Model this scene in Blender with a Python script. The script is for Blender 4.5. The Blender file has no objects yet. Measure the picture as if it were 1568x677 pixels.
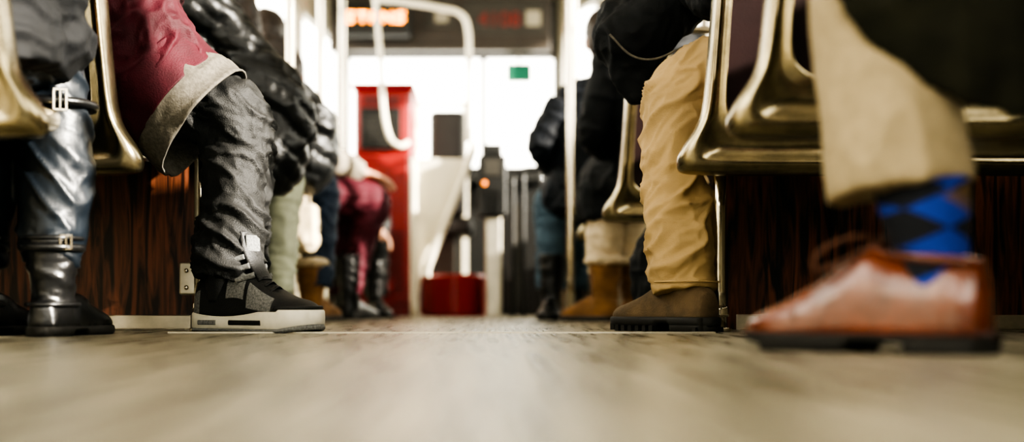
import bpy, bmesh, math, random
import numpy as np
from mathutils import Vector, Matrix, noise
random.seed(3)
S = bpy.context.scene
COL = S.collection

# ------------------------------------------------------------------ materials
def lin(c):
    return tuple((x/255/12.92 if x/255 <= .04045 else ((x/255+.055)/1.055)**2.4) for x in c)

def mat(name, col, rough=.6, metal=0., var=.25, vs=8., bump=.0, bs=60., sheen=0., coat=0., scale=(1,1,1), spec=.5, col2=None, bdist=.002):
    m = bpy.data.materials.new(name); m.use_nodes = True
    nt = m.node_tree; N = nt.nodes; L = nt.links
    b = N['Principled BSDF']
    tc = N.new('ShaderNodeTexCoord'); mp = N.new('ShaderNodeMapping')
    mp.inputs['Scale'].default_value = scale
    L.new(tc.outputs['Object'], mp.inputs['Vector'])
    n = N.new('ShaderNodeTexNoise'); n.inputs['Scale'].default_value = vs; n.inputs['Detail'].default_value = 6
    n.inputs['Roughness'].default_value = .6
    L.new(mp.outputs[0], n.inputs['Vector'])
    r = N.new('ShaderNodeValToRGB')
    c = lin(col)
    c2 = lin(col2) if col2 else tuple(min(1, x*(1+var)) for x in c)
    c1 = c if col2 else tuple(x*(1-var) for x in c)
    r.color_ramp.elements[0].position = .35; r.color_ramp.elements[1].position = .65
    r.color_ramp.elements[0].color = (*c1, 1); r.color_ramp.elements[1].color = (*c2, 1)
    L.new(n.outputs['Fac'], r.inputs[0]); L.new(r.outputs[0], b.inputs['Base Color'])
    b.inputs['Roughness'].default_value = rough; b.inputs['Metallic'].default_value = metal
    b.inputs['Sheen Weight'].default_value = sheen; b.inputs['Coat Weight'].default_value = coat
    b.inputs['Specular IOR Level'].default_value = spec
    if bump:
        n2 = N.new('ShaderNodeTexNoise'); n2.inputs['Scale'].default_value = bs; n2.inputs['Detail'].default_value = 4
        L.new(mp.outputs[0], n2.inputs['Vector'])
        bp = N.new('ShaderNodeBump'); bp.inputs['Strength'].default_value = bump; bp.inputs['Distance'].default_value = bdist
        L.new(n2.outputs['Fac'], bp.inputs['Height']); L.new(bp.outputs[0], b.inputs['Normal'])
    return m

def emat(name, col, st):
    m = bpy.data.materials.new(name); m.use_nodes = True
    b = m.node_tree.nodes['Principled BSDF']
    b.inputs['Base Color'].default_value = (*lin(col), 1)
    b.inputs['Emission Color'].default_value = (*lin(col), 1)
    b.inputs['Emission Strength'].default_value = st
    return m

M = {}
M['denim_black'] = mat('black_denim', (25,25,25), .6, var=.4, vs=30, bump=.7, bs=450, spec=.4)
M['denim_blue'] = mat('blue_denim', (70,90,104), .75, var=.3, vs=14, bump=.5, bs=400, spec=.3)
M['denim_navy'] = mat('navy_denim', (36,48,66), .7, var=.3, vs=14, bump=.5, bs=400, spec=.3)
M['khaki'] = mat('khaki_twill', (166,142,102), .8, var=.1, vs=12, bump=.5, bs=600, spec=.25)
M['beige'] = mat('beige_wool', (148,134,106), .85, var=.12, vs=60, bump=.4, bs=500, spec=.25)
M['olive_coat'] = mat('dark_olive_coat', (32,31,21), .85, var=.3, vs=20, bump=.4, bs=300, spec=.2)
M['black_coat'] = mat('black_coat', (12,13,16), .75, var=.3, vs=15, bump=.4, bs=260, spec=.3)
M['navy_coat'] = mat('navy_coat', (16,20,28), .7, var=.3, vs=15, bump=.4, bs=260, spec=.3)
M['puffer'] = mat('black_nylon', (14,15,16), .42, var=.3, vs=15, bump=.4, bs=60, bdist=.006, spec=.4)
M['maroon'] = mat('maroon_jacket', (64,13,26), .7, var=.25, vs=18, bump=.5, bs=300, spec=.3)
M['maroon_pants'] = mat('maroon_trousers', (72,19,32), .75, var=.2, vs=18, bump=.4, bs=300, spec=.3)
M['grey_knit'] = mat('grey_jersey', (92,88,80), .92, var=.22, vs=120, bump=.5, bs=260, spec=.2)
M['grey_coat'] = mat('light_grey_coat', (132,124,110), .85, var=.2, vs=30, bump=.4, bs=260, spec=.3)
M['green_pants'] = mat('green_grey_trousers', (52,54,42), .85, var=.2, vs=20, bump=.4, bs=260, spec=.3)
M['cream'] = mat('cream_fabric', (196,180,150), .85, var=.12, vs=20, bump=.5, bs=200)
M['leatherette'] = mat('blue_black_leatherette', (13,20,28), .42, var=.35, vs=12, bump=.35, bs=40, bdist=.004)
M['leather_black'] = mat('black_leather', (18,18,19), .32, var=.3, vs=25, bump=.3, bs=120)
M['leather_brown'] = mat('brown_leather', (94,46,24), .26, var=.4, vs=14, bump=.5, bs=50, coat=.3, bdist=.003)
M['lace_brown'] = mat('brown_lace', (84,50,32), .8)
M['suede'] = mat('brown_suede', (88,72,50), .85, var=.3, vs=22, bump=.6, bs=300)
M['sheepskin_tan'] = mat('tan_sheepskin', (118,84,46), .85, var=.25, vs=18, bump=.5, bs=200)
M['rubber_dark'] = mat('dark_rubber', (27,24,20), .7, var=.2, vs=30)
M['rubber_white'] = mat('white_rubber', (206,202,188), .5, var=.06, vs=40)
M['grey_mesh'] = mat('grey_mesh', (112,113,112), .8, var=.4, vs=260, bump=.8, bs=500)
M['shoe_black'] = mat('black_nubuck', (20,20,22), .55, var=.3, vs=40, bump=.4, bs=300)
M['skin'] = mat('skin', (188,142,116), .5, var=.08, vs=20, bump=.2, bs=300)
M['hair'] = mat('dark_hair', (40,28,20), .5, var=.4, vs=20, bump=1, bs=90, scale=(1,1,.2))
M['eye'] = mat('eye_white', (225,225,220), .2, var=.02)
M['iris'] = mat('iris', (40,28,20), .2)
M['lip'] = mat('lip', (160,92,84), .5)
M['steel'] = mat('brushed_steel', (160,152,132), .28, 1., var=.12, vs=6, bump=.12, bs=60, scale=(1,1,6))
M['seat_metal'] = mat('seat_shell_metal', (140,130,104), .27, .94, var=.4, vs=9, bump=.35, bs=26)
M['seat_dark'] = mat('seat_insert', (34,20,21), .32, var=.25, vs=6, bump=.08, bs=150)
M['seat_red'] = mat('seat_cushion', (90,22,30), .8, var=.2, vs=30, bump=.5, bs=200)
M['chrome'] = mat('chrome', (206,198,180), .14, 1., var=.05)
M['tube_white'] = mat('cream_painted_tube', (228,221,200), .35, var=.05)
M['alu'] = mat('aluminium', (184,178,162), .38, .9, var=.12, vs=20, bump=.1, bs=80)
M['red'] = mat('red_paint', (138,24,22), .38, var=.15, vs=5)
M['red_dark'] = mat('dark_red_vinyl', (92,17,17), .5, var=.15, vs=8)
M['black'] = mat('black_plastic', (20,20,19), .45, var=.2)
M['darkgrey'] = mat('dark_grey_plastic', (52,49,43), .5, var=.15)
M['wallp'] = mat('cream_wall_panel', (140,134,116), .5, var=.08, vs=3)
M['ceil'] = mat('ceiling_panel', (110,101,85), .6, var=.08, vs=3)
M['header'] = mat('header_panel', (56,49,42), .5, var=.15, vs=4)
M['sign_red'] = mat('sign_letter_red', (120,40,34), .5)
M['green_sign'] = mat('green_sign', (14,92,70), .4)
M['led'] = emat('led_amber', (255,150,10), 12)
M['added_lampglow'] = emat('added_lamp_diffuser', (255,243,218), 1.4)  # glow of the added ceiling strips
M['amber'] = emat('amber_lamp', (255,140,20), 2)

def wood(name, c1, c2):
    m = bpy.data.materials.new(name); m.use_nodes = True
    nt = m.node_tree; N = nt.nodes; L = nt.links; b = N['Principled BSDF']
    tc = N.new('ShaderNodeTexCoord'); mp = N.new('ShaderNodeMapping'); mp.inputs['Scale'].default_value = (1,1,.09)
    L.new(tc.outputs['Object'], mp.inputs['Vector'])
    w = N.new('ShaderNodeTexNoise'); w.inputs['Scale'].default_value = 45; w.inputs['Detail'].default_value = 8; w.inputs['Distortion'].default_value = 1.4
    L.new(mp.outputs[0], w.inputs['Vector'])
    r = N.new('ShaderNodeValToRGB'); r.color_ramp.elements[0].position = .40; r.color_ramp.elements[1].position = .62
    r.color_ramp.elements[0].color = (*lin(c1),1); r.color_ramp.elements[1].color = (*lin(c2),1)
    L.new(w.outputs['Fac'], r.inputs[0]); L.new(r.outputs[0], b.inputs['Base Color'])
    b.inputs['Roughness'].default_value = .38
    return m
M['wood'] = wood('dark_wood_laminate', (36,19,13), (116,69,48))
M['wood2'] = wood('darker_wood_laminate', (16,11,9), (128,76,52))

def floor_mat():
    m = bpy.data.materials.new('ribbed_rubber_floor'); m.use_nodes = True
    nt = m.node_tree; N = nt.nodes; L = nt.links; b = N['Principled BSDF']
    tc = N.new('ShaderNodeTexCoord')
    mp = N.new('ShaderNodeMapping'); mp.inputs['Scale'].default_value = (1,.05,1)
    L.new(tc.outputs['Object'], mp.inputs['Vector'])
    n = N.new('ShaderNodeTexNoise'); n.inputs['Scale'].default_value = 60; n.inputs['Detail'].default_value = 8
    L.new(mp.outputs[0], n.inputs['Vector'])
    n2 = N.new('ShaderNodeTexNoise'); n2.inputs['Scale'].default_value = 3.; n2.inputs['Detail'].default_value = 8
    L.new(tc.outputs['Object'], n2.inputs['Vector'])
    r = N.new('ShaderNodeValToRGB'); r.color_ramp.elements[0].position = .40; r.color_ramp.elements[1].position = .62
    r.color_ramp.elements[0].color = (*lin((86,82,69)),1); r.color_ramp.elements[1].color = (*lin((168,161,140)),1)
    mx = N.new('ShaderNodeMath'); mx.operation = 'ADD'
    m1 = N.new('ShaderNodeMath'); m1.operation = 'MULTIPLY'; m1.inputs[1].default_value = .8
    m2 = N.new('ShaderNodeMath'); m2.operation = 'MULTIPLY'; m2.inputs[1].default_value = .2
    L.new(n.outputs['Fac'], m1.inputs[0]); L.new(n2.outputs['Fac'], m2.inputs[0])
    L.new(m1.outputs[0], mx.inputs[0]); L.new(m2.outputs[0], mx.inputs[1])
    L.new(mx.outputs[0], r.inputs[0])
    w = N.new('ShaderNodeTexWave'); w.bands_direction = 'X'; w.inputs['Scale'].default_value = 24; w.inputs['Distortion'].default_value = 0
    L.new(tc.outputs['Object'], w.inputs['Vector'])
    # colour darker along the grooves, lighter on the ribs
    gm = N.new('ShaderNodeMapRange'); gm.inputs[3].default_value = .68; gm.inputs[4].default_value = 1.06
    L.new(w.outputs['Fac'], gm.inputs[0])
    mul = N.new('ShaderNodeVectorMath'); mul.operation = 'SCALE'
    L.new(r.outputs[0], mul.inputs[0]); L.new(gm.outputs[0], mul.inputs['Scale']); L.new(mul.outputs[0], b.inputs['Base Color'])
    n3 = N.new('ShaderNodeTexNoise'); n3.inputs['Scale'].default_value = 350
    L.new(tc.outputs['Object'], n3.inputs['Vector'])
    ad = N.new('ShaderNodeMath'); ad.operation = 'ADD'; L.new(w.outputs['Fac'], ad.inputs[0]); L.new(n3.outputs['Fac'], ad.inputs[1])
    bp = N.new('ShaderNodeBump'); bp.inputs['Strength'].default_value = .55; bp.inputs['Distance'].default_value = .0014
    L.new(ad.outputs[0], bp.inputs['Height']); L.new(bp.outputs[0], b.inputs['Normal'])
    mr = N.new('ShaderNodeMapRange'); mr.inputs[3].default_value = .16; mr.inputs[4].default_value = .42
    L.new(n.outputs['Fac'], mr.inputs[0]); L.new(mr.outputs[0], b.inputs['Roughness'])
    return m
M['floor'] = floor_mat()

def argyle_mat():
    m = bpy.data.materials.new('argyle_knit'); m.use_nodes = True
    nt = m.node_tree; N = nt.nodes; L = nt.links; b = N['Principled BSDF']
    tc = N.new('ShaderNodeTexCoord')
    def chk(sc, c1, c2, loc=(0,0,0)):
        mp = N.new('ShaderNodeMapping'); mp.inputs['Rotation'].default_value = (0, math.radians(45), 0); mp.inputs['Scale'].default_value = sc
        mp.inputs['Location'].default_value = loc
        mq = N.new('ShaderNodeMapping'); mq.inputs['Scale'].default_value = (.62,0,1.35)
        L.new(tc.outputs['Object'], mq.inputs['Vector']); L.new(mq.outputs[0], mp.inputs['Vector'])
        c = N.new('ShaderNodeTexChecker'); c.inputs['Scale'].default_value = 1
        c.inputs['Color1'].default_value = (*c1,1); c.inputs['Color2'].default_value = (*c2,1)
        L.new(mp.outputs[0], c.inputs['Vector']); return c
    c = chk((26,1,26), lin((20,52,142)), lin((13,15,25)), (.3,.5,.1))
    c2 = chk((13,1,13), (0,0,0), (.8,.8,.8), (.3,.5,.6))
    mx = N.new('ShaderNodeMix'); mx.data_type = 'RGBA'
    ad = N.new('ShaderNodeMath'); ad.operation = 'MULTIPLY'; L.new(c2.outputs['Color'], ad.inputs[0])
    sep = N.new('ShaderNodeSeparateXYZ'); L.new(tc.outputs['Object'], sep.inputs[0])
    gt = N.new('ShaderNodeMath'); gt.operation = 'GREATER_THAN'; gt.inputs[1].default_value = .462
    L.new(sep.outputs[0], gt.inputs[0]); L.new(gt.outputs[0], ad.inputs[1])
    L.new(ad.outputs[0], mx.inputs[0]); L.new(c.outputs['Color'], mx.inputs[6]); mx.inputs[7].default_value = (*lin((96,74,36)),1)
    L.new(mx.outputs[2], b.inputs['Base Color']); b.inputs['Roughness'].default_value = .85
    return m
M['argyle'] = argyle_mat()

def glass_mat():
    m = bpy.data.materials.new('window_glass'); m.use_nodes = True
    nt = m.node_tree; N = nt.nodes; L = nt.links
    N.remove(N['Principled BSDF']); o = N['Material Output']
    t = N.new('ShaderNodeBsdfTransparent'); g = N.new('ShaderNodeBsdfGlossy'); g.inputs['Roughness'].default_value = .02
    x = N.new('ShaderNodeMixShader'); x.inputs[0].default_value = .05
    L.new(t.outputs[0], x.inputs[1]); L.new(g.outputs[0], x.inputs[2]); L.new(x.outputs[0], o.inputs[0])
    return m
M['glass'] = glass_mat()

# ------------------------------------------------------------------ mesh helpers
def group(name, loc=(0,0,0)):
    e = bpy.data.objects.new(name, None); e.location = loc; e.empty_display_size = .1
    COL.objects.link(e); return e

def mesh_ob(name, v, f, m, parent=None, smooth=True, mi=None, world=True):
    me = bpy.data.meshes.new(name); me.from_pydata([tuple(map(float, p)) for p in v], [], [tuple(int(i) for i in q) for q in f])
    for mm in (m if isinstance(m, (list, tuple)) else [m]): me.materials.append(mm)
    if mi is not None: me.polygons.foreach_set('material_index', mi)
    if smooth: me.polygons.foreach_set('use_smooth', [True]*len(me.polygons))
    bm = bmesh.new(); bm.from_mesh(me); bmesh.ops.recalc_face_normals(bm, faces=bm.faces); bm.to_mesh(me); bm.free()
    ob = bpy.data.objects.new(name, me); COL.objects.link(ob)
    if parent:
        ob.parent = parent
        if world: ob.matrix_parent_inverse = Matrix.Translation(-Vector(parent.location))
    return ob

def cat(rows, per):
    R = [np.array(r, float) for r in rows]; out = []; n = len(R)
    for i in range(n-1):
        p0 = R[i-1] if i > 0 else 2*R[0]-R[1]; p1 = R[i]; p2 = R[i+1]
        p3 = R[i+2] if i+2 < n else 2*R[-1]-R[-2]
        for k in range(per):
            t = k/per
            out.append(.5*((2*p1)+(-p0+p2)*t+(2*p0-5*p1+4*p2-p3)*t*t+(-p0+3*p1-3*p2+p3)*t**3))
    out.append(R[-1]); return np.array(out)

def tube(rows, n=20, per=6, ref=(0,1,0), cap=True, closed=False):
    rows = [tuple(r)+((r[3],) if len(r) == 4 else ()) for r in rows]
    P = cat(rows, per) if len(rows) > 2 else cat([rows[0], [(a+b)/2 for a, b in zip(rows[0], rows[1])], rows[1]], per)
    V = []; u = Vector(ref); K = len(P)
    for i in range(K):
        a = Vector(P[max(i-1, 0)][:3]); b = Vector(P[min(i+1, K-1)][:3])
        if closed and i in (0, K-1): a = Vector(P[K-2][:3]); b = Vector(P[1][:3])
        t = (b-a).normalized(); uu = u-u.dot(t)*t
        if uu.length < .05: uu = Vector((1,0,0))-t.x*t
        if uu.length < .05: uu = Vector((0,0,1))-t.z*t
        u = uu.normalized(); w = t.cross(u); c = Vector(P[i][:3])
        for j in range(n):
            q = 2*math.pi*j/n
            V.append(c+u*(math.cos(q)*P[i][3])+w*(math.sin(q)*P[i][4]))
    F = [(i*n+j, i*n+(j+1) % n, (i+1)*n+(j+1) % n, (i+1)*n+j) for i in range(K-1) for j in range(n)]
    if cap and not closed:
        F.append(tuple(range(n-1, -1, -1))); F.append(tuple((K-1)*n+j for j in range(n)))
    return V, F

def ell(c, r, rot=None, n=20, k=12):
    V = []; F = []
    for i in range(k+1):
        th = math.pi*i/k
        for j in range(n):
            ph = 2*math.pi*j/n
            v = Vector((r[0]*math.sin(th)*math.cos(ph), r[1]*math.sin(th)*math.sin(ph), r[2]*math.cos(th)))
            if rot: v = rot @ v
            V.append(v+Vector(c))
    for i in range(k):
        for j in range(n): F.append((i*n+j, i*n+(j+1) % n, (i+1)*n+(j+1) % n, (i+1)*n+j))
    return V, F

def boxp(a, b):
    x0,y0,z0 = a; x1,y1,z1 = b
    V = [Vector(p) for p in ((x0,y0,z0),(x1,y0,z0),(x1,y1,z0),(x0,y1,z0),(x0,y0,z1),(x1,y0,z1),(x1,y1,z1),(x0,y1,z1))]
    return V, [(0,3,2,1),(4,5,6,7),(0,1,5,4),(1,2,6,5),(2,3,7,6),(3,0,4,7)]

def join(parts, T=None):
    V = []; F = []
    for v, f in parts:
        o = len(V); V += [(T @ Vector(p)) if T is not None else Vector(p) for p in v]; F += [tuple(i+o for i in q) for q in f]
    return V, F

def solid(name, parts, m, parent=None, smooth=False, bevel=0., T=None, world=True):
    V, F = join(parts, T)
    ob = mesh_ob(name, V, F, m, parent, smooth, world=world)
    if bevel:
        md = ob.modifiers.new('bevel', 'BEVEL'); md.width = bevel; md.segments = 3; md.limit_method = 'ANGLE'; md.angle_limit = .6
        ob.data.polygons.foreach_set('use_smooth', [True]*len(ob.data.polygons))
        wn = ob.modifiers.new('wn', 'WEIGHTED_NORMAL')
    return ob

def folds(amp, fr=(9,9,26), seed=0., mask=None, fine=.35, tilt=0.):
    o = Vector((seed*3.7, seed*1.3, seed*5.1))
    def f(p, n):
        w = noise.noise_vector(p*7+o)*.045
        z = p.z+tilt*p.x
        q = Vector(((p.x+w.x)*fr[0], (p.y+w.y)*fr[1], (z+w.z)*fr[2]))+o
        a = (1-min(1, abs(noise.noise(q))*2.4))**1.6
        b = (1-min(1, abs(noise.noise(q*2.1+Vector((9,9,9))))*2.2))**1.5
        c = noise.noise(q*.5)
        d = amp*(a-.45)+amp*fine*(b-.4)+amp*.5*c
        if mask: d *= mask(p)
        return d
    return f

def puffs(amp, freq, seed=0):
    o = Vector((seed, 0, 0)); g = folds(.005, (12,12,16), seed=seed+3)
    def f(p, n):
        w = noise.noise(p*4+o)*.04
        s = abs(math.sin((p.z+w+.45*p.x+.3*p.y)*freq))**.6
        return amp*(s-.6)+g(p, n)+.003*noise.noise(p*38+o)
    return f

def fuse(name, parts, voxel, m, parent, wr=None, it=4, T=None):
    V, F = join(parts, T)
    me = bpy.data.meshes.new('tmp'); me.from_pydata([tuple(p) for p in V], [], F)
    bm = bmesh.new(); bm.from_mesh(me); bmesh.ops.remove_doubles(bm, verts=bm.verts, dist=1e-6)
    bmesh.ops.recalc_face_normals(bm, faces=bm.faces); bm.to_mesh(me); bm.free()
    ob = bpy.data.objects.new('tmp', me); COL.objects.link(ob)
    r = ob.modifiers.new('r', 'REMESH'); r.mode = 'VOXEL'; r.voxel_size = voxel; r.adaptivity = 0
    s = ob.modifiers.new('s', 'SMOOTH'); s.factor = .5; s.iterations = it
    dg = bpy.context.evaluated_depsgraph_get()
    nm = bpy.data.meshes.new_from_object(ob.evaluated_get(dg))
    bpy.data.objects.remove(ob); nm.name = name
    if wr:
        co = [v.co.copy() for v in nm.vertices]; no = [v.normal.copy() for v in nm.vertices]
        for i, v in enumerate(nm.vertices): v.co = co[i]+no[i]*wr(co[i], no[i])
    nm.materials.clear()
    nm.materials.append(m)
    nm.polygons.foreach_set('use_smooth', [True]*len(nm.polygons))
    o2 = bpy.data.objects.new(name, nm); COL.objects.link(o2)
    if parent:
        o2.parent = parent; o2.matrix_parent_inverse = Matrix.Translation(-Vector(parent.location))
    return o2

def skirt(name, rows, m, parent, flute=.006, nfl=9, th=.004, ref=(0,1,0), seed=0, n=96, per=14, wr=None):
    V, F = tube(rows, n=n, per=per, ref=ref, cap=False)
    me_v = []
    K = len(V)//n
    for i in range(K):
        c = sum((V[i*n+j] for j in range(n)), Vector())/n
        for j in range(n):
            p = V[i*n+j]; d = (p-c).normalized()
            k = i/(K-1)
            a = flute*k*(math.sin(nfl*2*math.pi*j/n+3*noise.noise(p*6))+.5*noise.noise(p*30))
            if wr: a += wr(p, d)
            me_v.append(p+d*a)
    ob = mesh_ob(name, me_v, F, m, parent)
    s = ob.modifiers.new('s', 'SOLIDIFY'); s.thickness = th
    return ob

# ------------------------------------------------------------------ bodies
def frame(fwd, up=(0,0,1), loc=(0,0,0)):
    x = Vector(fwd).normalized(); z = Vector(up); z = (z-z.dot(x)*x).normalized(); y = z.cross(x)
    Mx = Matrix((x, y, z)).transposed().to_4x4(); Mx.translation = Vector(loc); return Mx

def head(parent, c, fwd, hairmat=None, long=False, vox=.006):
    T = frame(fwd, loc=c)      # local +x = face
    sk = [ell((0,0,.02),(.095,.075,.10)), ell((.025,0,-.05),(.062,.055,.055)),
          tube([(.085,0,.03,.008),(.108,0,-.005,.012),(.098,0,-.02,.013)], n=10),
          ell((0,.075,0),(.018,.01,.028)), ell((0,-.075,0),(.018,.01,.028)),
          ell((.08,0,.035),(.016,.05,.01)),
          tube([(-.02,0,-.04,.05),(-.035,0,-.17,.056)], n=16)]
    fuse('head', sk, vox, M['skin'], parent, it=3, T=T)
    hr = [ell((-.018,0,.045),(.098,.084,.095)), ell((-.05,0,-.01),(.06,.078,.07))]
    if long: hr += [tube([(-.05,.05,0,.04),(-.04,.07,-.1,.04),(-.03,.07,-.2,.03)]), tube([(-.05,-.05,0,.04),(-.04,-.07,-.1,.04),(-.03,-.07,-.2,.03)]), tube([(-.07,0,0,.05),(-.08,0,-.18,.05)])]
    fuse('hair', hr, vox, hairmat or M['hair'], parent, it=2, T=T, wr=lambda p, n: .004*noise.noise(p*50))
    for s in (1, -1):
        v, f = join([ell((.083,s*.03,.015),(.012,.014,.009))], T); mesh_ob('eye', v, f, M['eye'], parent)
        v, f = join([ell((.093,s*.03,.015),(.004,.005,.005))], T); mesh_ob('iris', v, f, M['iris'], parent)
    v, f = join([ell((.083,0,-.048),(.009,.022,.006))], T); mesh_ob('lips', v, f, M['lip'], parent)

def hand(parent, wrist, fwd, up, side=1, curl=.6, vox=.0035, m=None):
    T = frame(fwd, up, wrist)
    ps = [tube([(-.03,0,0,.026,.02),(.01,0,0,.028,.018),(.05,0,0,.038,.015),(.085,0,-.002,.038,.012)], n=16, ref=(0,1,0))]
    for i, (y, L) in enumerate(((.029,.07),(.010,.078),(-.010,.072),(-.028,.056))):
        y *= side
        a = .15; x, z = .078, 0.; rows = [(x-.012, y, z, .0088)]
        for k, seg in enumerate((.45,.32,.23)):
            rows.append((x, y*(1+.12*k), z, .0088-.0008*k)); a += curl*.75; x += L*seg*math.cos(a-.3); z -= L*seg*math.sin(a-.3)
        rows.append((x, y*1.3, z, .0065)); ps.append(tube(rows, n=10, per=4))
    ps.append(tube([(.02,.02*side,0,.014),(.045,.042*side,-.006,.011),(.068,.052*side,-.016,.0095),(.088,.05*side,-.028,.0075)], n=10, per=4))
    fuse('hand', ps, vox, m or M['skin'], parent, it=2, T=T)

# shoe rows in metres for a 0.30 m shoe, local x = heel->toe : (x, halfwidth, top)
LOW = [(0,.010,.050),(.006,.024,.070),(.025,.032,.080),(.06,.035,.078),(.10,.036,.082),(.13,.037,.090),(.16,.040,.082),(.19,.045,.068),(.22,.049,.058),(.25,.048,.050),(.275,.040,.045),(.292,.026,.038),(.300,.008,.028)]
OXF = [(0,.010,.066),(.006,.026,.094),(.025,.036,.108),(.06,.039,.104),(.10,.040,.110),(.13,.041,.122),(.16,.043,.108),(.19,.047,.089),(.22,.050,.071),(.25,.048,.057),(.275,.039,.048),(.292,.025,.041),(.300,.008,.032)]
SNK = [(0,.010,.070),(.006,.026,.098),(.025,.036,.118),(.06,.040,.122),(.10,.041,.126),(.13,.042,.130),(.155,.044,.118),(.18,.047,.100),(.21,.051,.082),(.24,.052,.070),(.27,.046,.063),(.292,.030,.053),(.302,.009,.042)]
def upper(rows, z0, T, sc=1., na=28, per=6, cb=None, pw=.78, dz=None):
    P = cat(rows, per); V = []; F = []; mi = []; K = len(P)
    for x, w, h in P:
        for j in range(na):
            a = math.pi*j/(na-1)
            y = w*math.copysign(abs(math.cos(a))**pw, math.cos(a)); z = z0+(h-z0)*math.sin(a)**.85 if 0 < j < na-1 else z0
            if dz: z += dz(x, y)*math.sin(a)
            V.append(T @ (Vector((x, y, z))*sc))
    for i in range(K-1):
        for j in range(na):
            F.append((i*na+j, i*na+(j+1) % na, (i+1)*na+(j+1) % na, (i+1)*na+j)); mi.append(cb(P[i][0], j/(na-1)) if cb else 0)
    F.append(tuple(range(na))); F.append(tuple((K-1)*na+j for j in range(na))); mi += [0, 0]
    return V, F, mi

def sole(rows, T, sc, grow, top, bottom, per=6, x0=0, x1=9):
    P = [p for p in cat(rows, per) if x0 <= p[0] <= x1]; V = []; F = []; K = len(P)
    for i, (x, w, h) in enumerate(P):
        xx = x+(-grow if i == 0 and x0 <= 0 else 0)+(grow if i == K-1 and x1 > 1 else 0)
        w += grow; t = top(x) if callable(top) else top; b = bottom(x) if callable(bottom) else bottom
        for y, z in ((-w,b+.003),(-w+.003,b),(w-.003,b),(w,b+.003),(w+.001,(t+b)/2),(w,t-.003),(w-.003,t),(-w+.003,t),(-w,t-.003),(-w-.001,(t+b)/2)):
            V.append(T @ (Vector((xx, y, z))*sc))
    n = 10
    for i in range(K-1):
        for j in range(n): F.append((i*n+j, i*n+(j+1) % n, (i+1)*n+(j+1) % n, (i+1)*n+j))
    F.append(tuple(range(n))); F.append(tuple((K-1)*n+j for j in range(n)))
    return V, F

def ring(T, cx, z, ax, ay, r, tiltz=0., m=None, parent=None, name='collar', n=40):
    rows = [(cx+ax*math.cos(2*math.pi*k/n), ay*math.sin(2*math.pi*k/n), z+tiltz*math.cos(2*math.pi*k/n), r) for k in range(n+1)]
    v, f = join([tube(rows, n=10, per=1, ref=(0,0,1), closed=True)], T); return mesh_ob(name, v, f, m, parent)

def interp(rows, x, k=2):
    P = cat(rows, 6); return float(np.interp(x, P[:,0], P[:,k]))

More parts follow.
